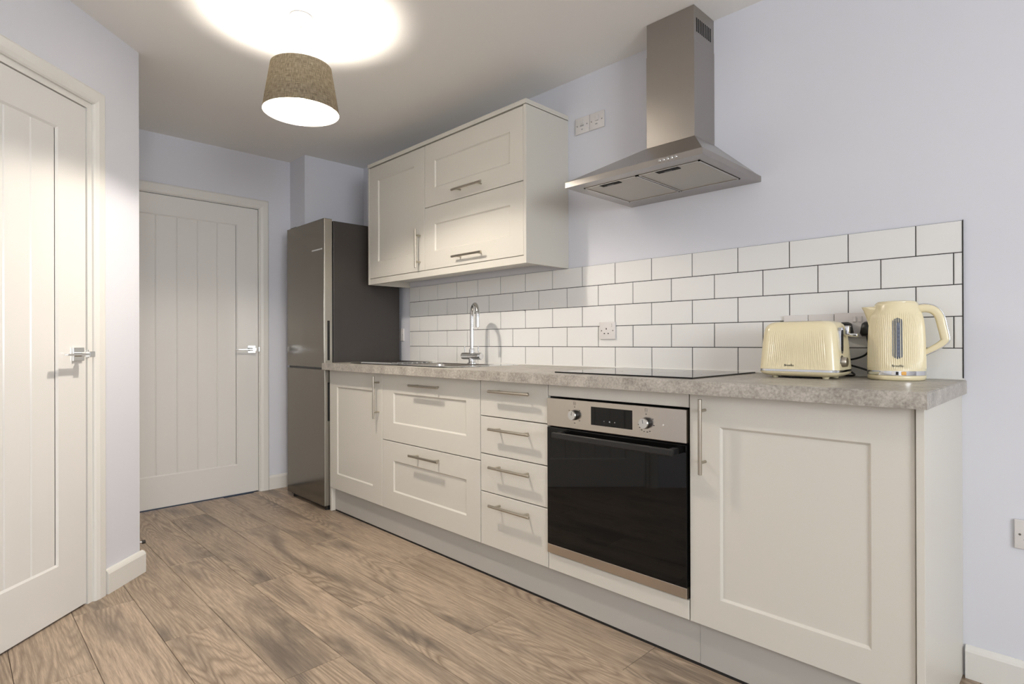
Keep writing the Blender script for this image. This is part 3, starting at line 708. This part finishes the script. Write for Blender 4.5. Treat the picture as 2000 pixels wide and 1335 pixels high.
b = new(); rings4(b, [[(x, y, z) for x, y in outline(AX0+k, AX1-k, AY0+k*.9, AY1-k*.9, .030, 200, rb)] for z, k, rb in lv])
body = obj('body', b, M['cream'], ts, smooth=60)
b = new(); rings4(b, [[(x, y, z) for x, y in outline(AX0+k, AX1-k, AY0+k, AY1-k, .030, 12)] for z, k in ((.9330, .0015), (.9335, -.001), (.9400, -.001), (.9405, .0015))]); obj('chrome_band', b, M['chrome'], ts, smooth=40)
b = new(); rings4(b, [[(x, y, z) for x, y in outline(AX0+k, AX1-k, AY0+k, AY1-k, .030, 12)] for z, k in ((.9165, .030), (.9180, .018), (.9235, .006), (.9290, .001), (.9330, 0))]); obj('base', b, M['cream'], ts, smooth=60)
obj('crumb_tray', bx(AX0+.07, AX1-.08, AY0+.022, AY1-.05, .9145, .9172), M['void'], ts)
for x in (AX0+.045, AX1-.045):
    for y in (AY0+.040, AY1-.040):
        b = new(); cyl(b, (x, y, .9110), (x, y, .918), .009, .012, n=16); obj('foot', b, M['cream'], ts, smooth=50)
for y in (2.030, 2.092): obj('bread_slot', bx(AX0+.06, AX1-.06, y-.014, y+.014, 1.0970, 1.0990), M['void'], ts)
# right-hand end: lever slot, lever, dial; on the face x = AX1
xe = AX1-.0075
def stadium(x, yc, z0, z1, r, th, m, nm, parent):
    pr = [(yc+r*math.cos(a), z1-r+r*math.sin(a)) for a in [math.pi*k/10 for k in range(11)]]+[(yc-r*math.cos(a), z0+r-r*math.sin(a)) for a in [math.pi*k/10 for k in range(11)]]
    b = new(); rings4(b, [[(x-.006, y, z) for y, z in pr], [(x+th, y, z) for y, z in pr]]); return obj(nm, b, m, parent, smooth=40)
stadium(xe+.003, 2.028, .992, 1.076, .0125, .0035, M['chrome'], 'lever_plate', ts)
stadium(xe+.004, 2.028, 1.000, 1.068, .0055, .0040, M['void'], 'lever_track', ts)
lvp = obj('lever', bx(xe+.004, xe+.020, 2.050, 2.080, 1.052, 1.082, .004, 3), M['chrome'], ts, smooth=50)
b = new(); cyl(b, (xe+.010, 2.066, 1.053), (xe+.042, 2.060, 1.051), .0042, .006, n=14, bev=.001); obj('lever_tip', b, M['chrome'], lvp, smooth=40)
b = new(); cyl(b, (xe-.004, 2.028, .966), (xe+.006, 2.028, .966), .021, n=28, bev=.001); kn = obj('dial', b, M['chrome'], ts, smooth=40)
b = new(); cyl(b, (xe+.006, 2.028, .966), (xe+.021, 2.028, .966), .0165, .0150, n=28, bev=.001); obj('dial_cap', b, M['handle'], kn, smooth=40)
b = text_bm('Breville', .0102); b.transform(Matrix.Translation((-.700, AY0-.0000, .9535)) @ Matrix.Rotation(math.pi/2, 4, 'X')); obj('lettering', b, M['print'], ts)

# ------------------------------------------------------------------ kettle (local frame: +x handle, -y towards room)
KR = math.radians(11.5)
kt = thing('kettle', 'cream ribbed jug kettle with chrome band on the worktop', 'kettle', (-.431, 2.122, .911), KR)
NR = 84; NS = 504
def kring(r, z, rib): return [((r+rib*(abs(math.cos(NR*math.pi*i/NS))-.5))*math.cos(2*math.pi*i/NS), (r+rib*(abs(math.cos(NR*math.pi*i/NS))-.5))*math.sin(2*math.pi*i/NS), z) for i in range(NS)]
kp = [(.0772, .030, 0), (.0772, .036, 0), (.0770, .039, .0016), (.0764, .065, .0020), (.0756, .10, .0020), (.0745, .135, .0020), (.0730, .165, .0020), (.0708, .185, .0019), (.0680, .200, .0014), (.0655, .2085, .0007), (.0635, .213, 0), (.0605, .222, 0), (.0585, .230, 0), (.0572, .2365, 0), (.0555, .2390, 0), (.0530, .2395, 0)]
b = new(); rings4(b, [kring(*q) for q in kp]); obj('body', b, M['cream'], kt, local=True, smooth=60)
b = new(); lathe(b, [(.0525, .2392), (.0525, .2420), (.048, .2445), (.030, .2460), (.010, .2465)], n=48); obj('lid', b, M['cream'], kt, local=True, smooth=50)
b = new(); lathe(b, [(.0755, .0160), (.0782, .0165), (.0782, .0300), (.0755, .0305)], n=64); obj('chrome_band', b, M['chrome'], kt, local=True, smooth=40)
b = new(); lathe(b, [(.068, 0), (.073, .001), (.0768, .005), (.0775, .0145), (.0762, .0160)], n=64); obj('power_base', b, M['cream'], kt, local=True, smooth=50)
# spout: wedge on -x
b = new(); rr = []
for z, tip, wd in ((.155, -.070, .008), (.185, -.0765, .017), (.205, -.0825, .022), (.220, -.088, .022), (.2285, -.0925, .020), (.2300, -.0915, .017)):
    root = -.050; rr.append([(root, -wd*1.35, z), (tip+.022, -wd*.95, z), (tip+.006, -wd*.45, z), (tip, 0, z), (tip+.006, wd*.45, z), (tip+.022, wd*.95, z), (root, wd*1.35, z)])
rings4(b, rr); obj('spout', b, M['cream'], kt, local=True, smooth=60)
# handle: swept rounded section in the local xz plane
hp = smooth_path([(.050, 0, .2235), (.075, 0, .2265), (.098, 0, .2180), (.112, 0, .1980), (.119, 0, .165), (.1245, 0, .135), (.1245, 0, .122), (.112, 0, .1090), (.092, 0, .0960), (.070, 0, .0840)], 8)
sec = lambda a, c: [(a*math.copysign(abs(math.cos(t))**.6, math.cos(t)), c*math.copysign(abs(math.sin(t))**.6, math.sin(t))) for t in [2*math.pi*k/20 for k in range(20)]]
b = new(); rings_ = []
for i, p in enumerate(hp):
    d = (hp[min(i+1, len(hp)-1)]-hp[max(i-1, 0)]).normalized(); u_ = Vector((d.z, 0, -d.x)); t_ = i/(len(hp)-1)
    hw_ = .0135-.0035*t_ if t_ < .6 else .0114-.0075*(t_-.6)
    rings_.append([p+u_*(a+(hw_-.0085))+Vector((0, c, 0)) for a, c in sec(hw_, .0125)])
rings4(b, rings_); obj('handle', b, M['cream'], kt, local=True, smooth=60)
# chrome strip riding on the outer side of the handle
st = []
for i, p in enumerate(hp):
    d = (hp[min(i+1, len(hp)-1)]-hp[max(i-1, 0)]).normalized(); st.append(p+Vector((d.z, 0, -d.x))*-.0078)
b = new(); tube(b, st[1:], 1, sec=sec(.0024, .0108), up=(0, 1, 0)); obj('handle_trim', b, M['chrome'], kt, local=True, smooth=60)
def on_body(r, ang, z): return (r*math.sin(ang), -r*math.cos(ang), z)
def gauge(z0, z1, hw, r_at, lift, m, nm, parent, ca=.055):
    b = new(); rows = []; n = 24
    for k in range(n+1):
        z = z0+(z1-z0)*k/n; e = min(z-z0, z1-z); w_ = hw if e >= hw else math.sqrt(max(hw*hw-(hw-e)**2, 1e-8))
        r = r_at(z)+lift; rows.append([b.verts.new(on_body(r, ca+w_/r*s/3, z)) for s in range(-3, 4)])
    for k in range(n):
        for i in range(6): b.faces.new((rows[k][i], rows[k][i+1], rows[k+1][i+1], rows[k+1][i]))
    bmesh.ops.solidify(b, geom=b.faces[:], thickness=.002)
    return obj(nm, b, m, parent, local=True, smooth=50)
def r_at(z):
    for (r0, z0, _), (r1, z1, _) in zip(kp, kp[1:]):
        if z0 <= z <= z1 and z1 > z0: return r0+(r1-r0)*(z-z0)/(z1-z0)
    return .0772
gauge(.066, .192, .0135, r_at, .0008, M['gauge'], 'water_gauge', kt)
gauge(.072, .178, .0050, r_at, .0016, M['gauge2'], 'gauge_tube', kt, ca=.075)
for k in range(7):
    z = .085+k*.012; a = .080; p = Vector(on_body(r_at(z)+.0020, a, z)); b = new(); box(b, -.0022, .0022, -.0002, .0004, -.0004, .0004)
    b.transform(Matrix.Translation(p) @ Matrix.Rotation(a, 4, 'Z')); obj('level_mark', b, M['print'], kt, local=True)
# switches on the band
for a, w_, m, h_ in ((.245, .0062, 'amber', .0055), (.03, .0035, 'black', .0048), (-.10, .004, 'plastic', .005)):
    b = new(); box(b, -w_, w_, -.0025, .002, -h_, h_, .001); b.transform(Matrix.Translation(on_body(.0785, a, .0232)) @ Matrix.Rotation(a, 4, 'Z')); obj('switch' if m == 'amber' else 'band_button', b, M[m], kt, local=True)
b = text_bm('Breville', .0100); 
for v in b.verts:
    a = .05+v.co.x/.0775; r = .0777+v.co.z; v.co = Vector(on_body(r, a, .0455+v.co.y))
obj('lettering', b, M['print'], kt, local=True)

# ------------------------------------------------------------------ pendant lamps
def pendant(name, label, c, bulb, watts, col, zt_=2.140, zb_=1.957, rt=.1165, rb=.1465):
    x, y = c; p = thing(name, label, 'lamp', (x, y, CZ))
    b = new(); lathe(b, [(.042, CZ-.0003), (.044, CZ-.004), (.044, CZ-.020), (.040, CZ-.026), (.012, CZ-.034), (.006, CZ-.044)], (x, y, 0), 36); obj('ceiling_rose', b, M['plastic'], p, smooth=35)
    b = new(); cyl(b, (x, y, CZ-.042), (x, y, zt_+.03), .0032, n=10); obj('cord', b, M['plastic'], p, smooth=60)
    b = new(); lathe(b, [(.008, zt_+.034), (.016, zt_+.026), (.019, zt_), (.019, zt_-.050), (.015, zt_-.054)], (x, y, 0), 24); obj('lamp_holder', b, M['plastic'], p, smooth=35)
    def shell(r0, r1, z0, z1, th, m, nm):
        b = new(); n = 96; uvl = b.loops.layers.uv.new('uv')
        R = [[b.verts.new((x+r*math.cos(2*math.pi*i/n), y+r*math.sin(2*math.pi*i/n), z)) for i in range(n)] for r, z in ((r0, z0), (r1, z1), (r1-th, z1), (r0-th, z0))]
        V = [1, 0, 0, 1]
        for k in range(4):
            for i in range(n):
                f = b.faces.new((R[k][i], R[k][(i+1) % n], R[(k+1) % 4][(i+1) % n], R[(k+1) % 4][i]))
                for l, (uu, vv) in zip(f.loops, ((i/n, V[k]), ((i+1)/n, V[k]), ((i+1)/n, V[(k+1) % 4]), (i/n, V[(k+1) % 4]))): l[uvl].uv = (uu, vv)
        return obj(nm, b, m, p, smooth=50)
    shell(rt, rb, zt_, zb_, .0008, M['linen'], 'lamp_shade')
    shell(rt-.0012, rb-.0012, zt_-.001, zb_+.001, .0006, M['lining'], 'shade_lining')
    b = new()
    for k in range(3):
        a = 2*math.pi*k/3+.4; cyl(b, (x+.018*math.cos(a), y+.018*math.sin(a), zt_-.012), (x+(rt-.002)*math.cos(a), y+(rt-.002)*math.sin(a), zt_-.012), .0015, n=8)
    obj('spider', b, M['plastic'], p)
    b = new(); bmesh.ops.create_uvsphere(b, u_segments=24, v_segments=14, radius=.030)
    for v in b.verts:
        if v.co.z > 0: v.co = Vector((v.co.x*(1-v.co.z*9), v.co.y*(1-v.co.z*9), v.co.z*1.5))
        v.co += Vector((x, y, 2.038))
    obj('bulb', b, bulb, p, smooth=60)
    zd = zb_+.056; rd = rb+(rt-rb)*.056/(zt_-zb_)
    b = new(); lathe(b, [(rd-.0040, zd-.0008), (rd-.0040, zd+.0008)], (x, y, 0), 64); obj('diffuser', b, M['diff'], p)
    l_ = bpy.data.lights.new('lamp_light', 'AREA'); l_.shape = 'DISK'; l_.size = .085; l_.energy = watts; l_.color = col
    q = bpy.data.objects.new('lamp_light', l_); link(q, p); q.location = (0, 0, zd-.004-CZ)
    return p
lm = bpy.data.materials.new('shade_lining'); lm.use_nodes = True; nt = lm.node_tree; nt.nodes.clear()
d_ = nt.nodes.new('ShaderNodeBsdfDiffuse'); t_ = nt.nodes.new('ShaderNodeBsdfTranslucent'); x_ = nt.nodes.new('ShaderNodeMixShader'); o_ = nt.nodes.new('ShaderNodeOutputMaterial')
for q in (d_, t_): q.inputs[0].default_value = (.80, .78, .74, 1)
x_.inputs[0].default_value = .40; nt.links.new(d_.outputs[0], x_.inputs[1]); nt.links.new(t_.outputs[0], x_.inputs[2]); nt.links.new(x_.outputs[0], o_.inputs[0]); M['lining'] = lm
pendant('pendant_lamp', 'pendant lamp with tapered taupe linen shade over the kitchen floor', (-2.230, 1.0155), M['bulb'], LAMP_W, (1, .905, .80))
pendant('pendant_lamp', 'unseen pendant lamp with taupe linen shade added for fill in the living end', (.55, -.80), M['fill_bulb'], FILL_LAMP_W, (1, .94, .87))  # second pendant behind the camera, added to supply fill light
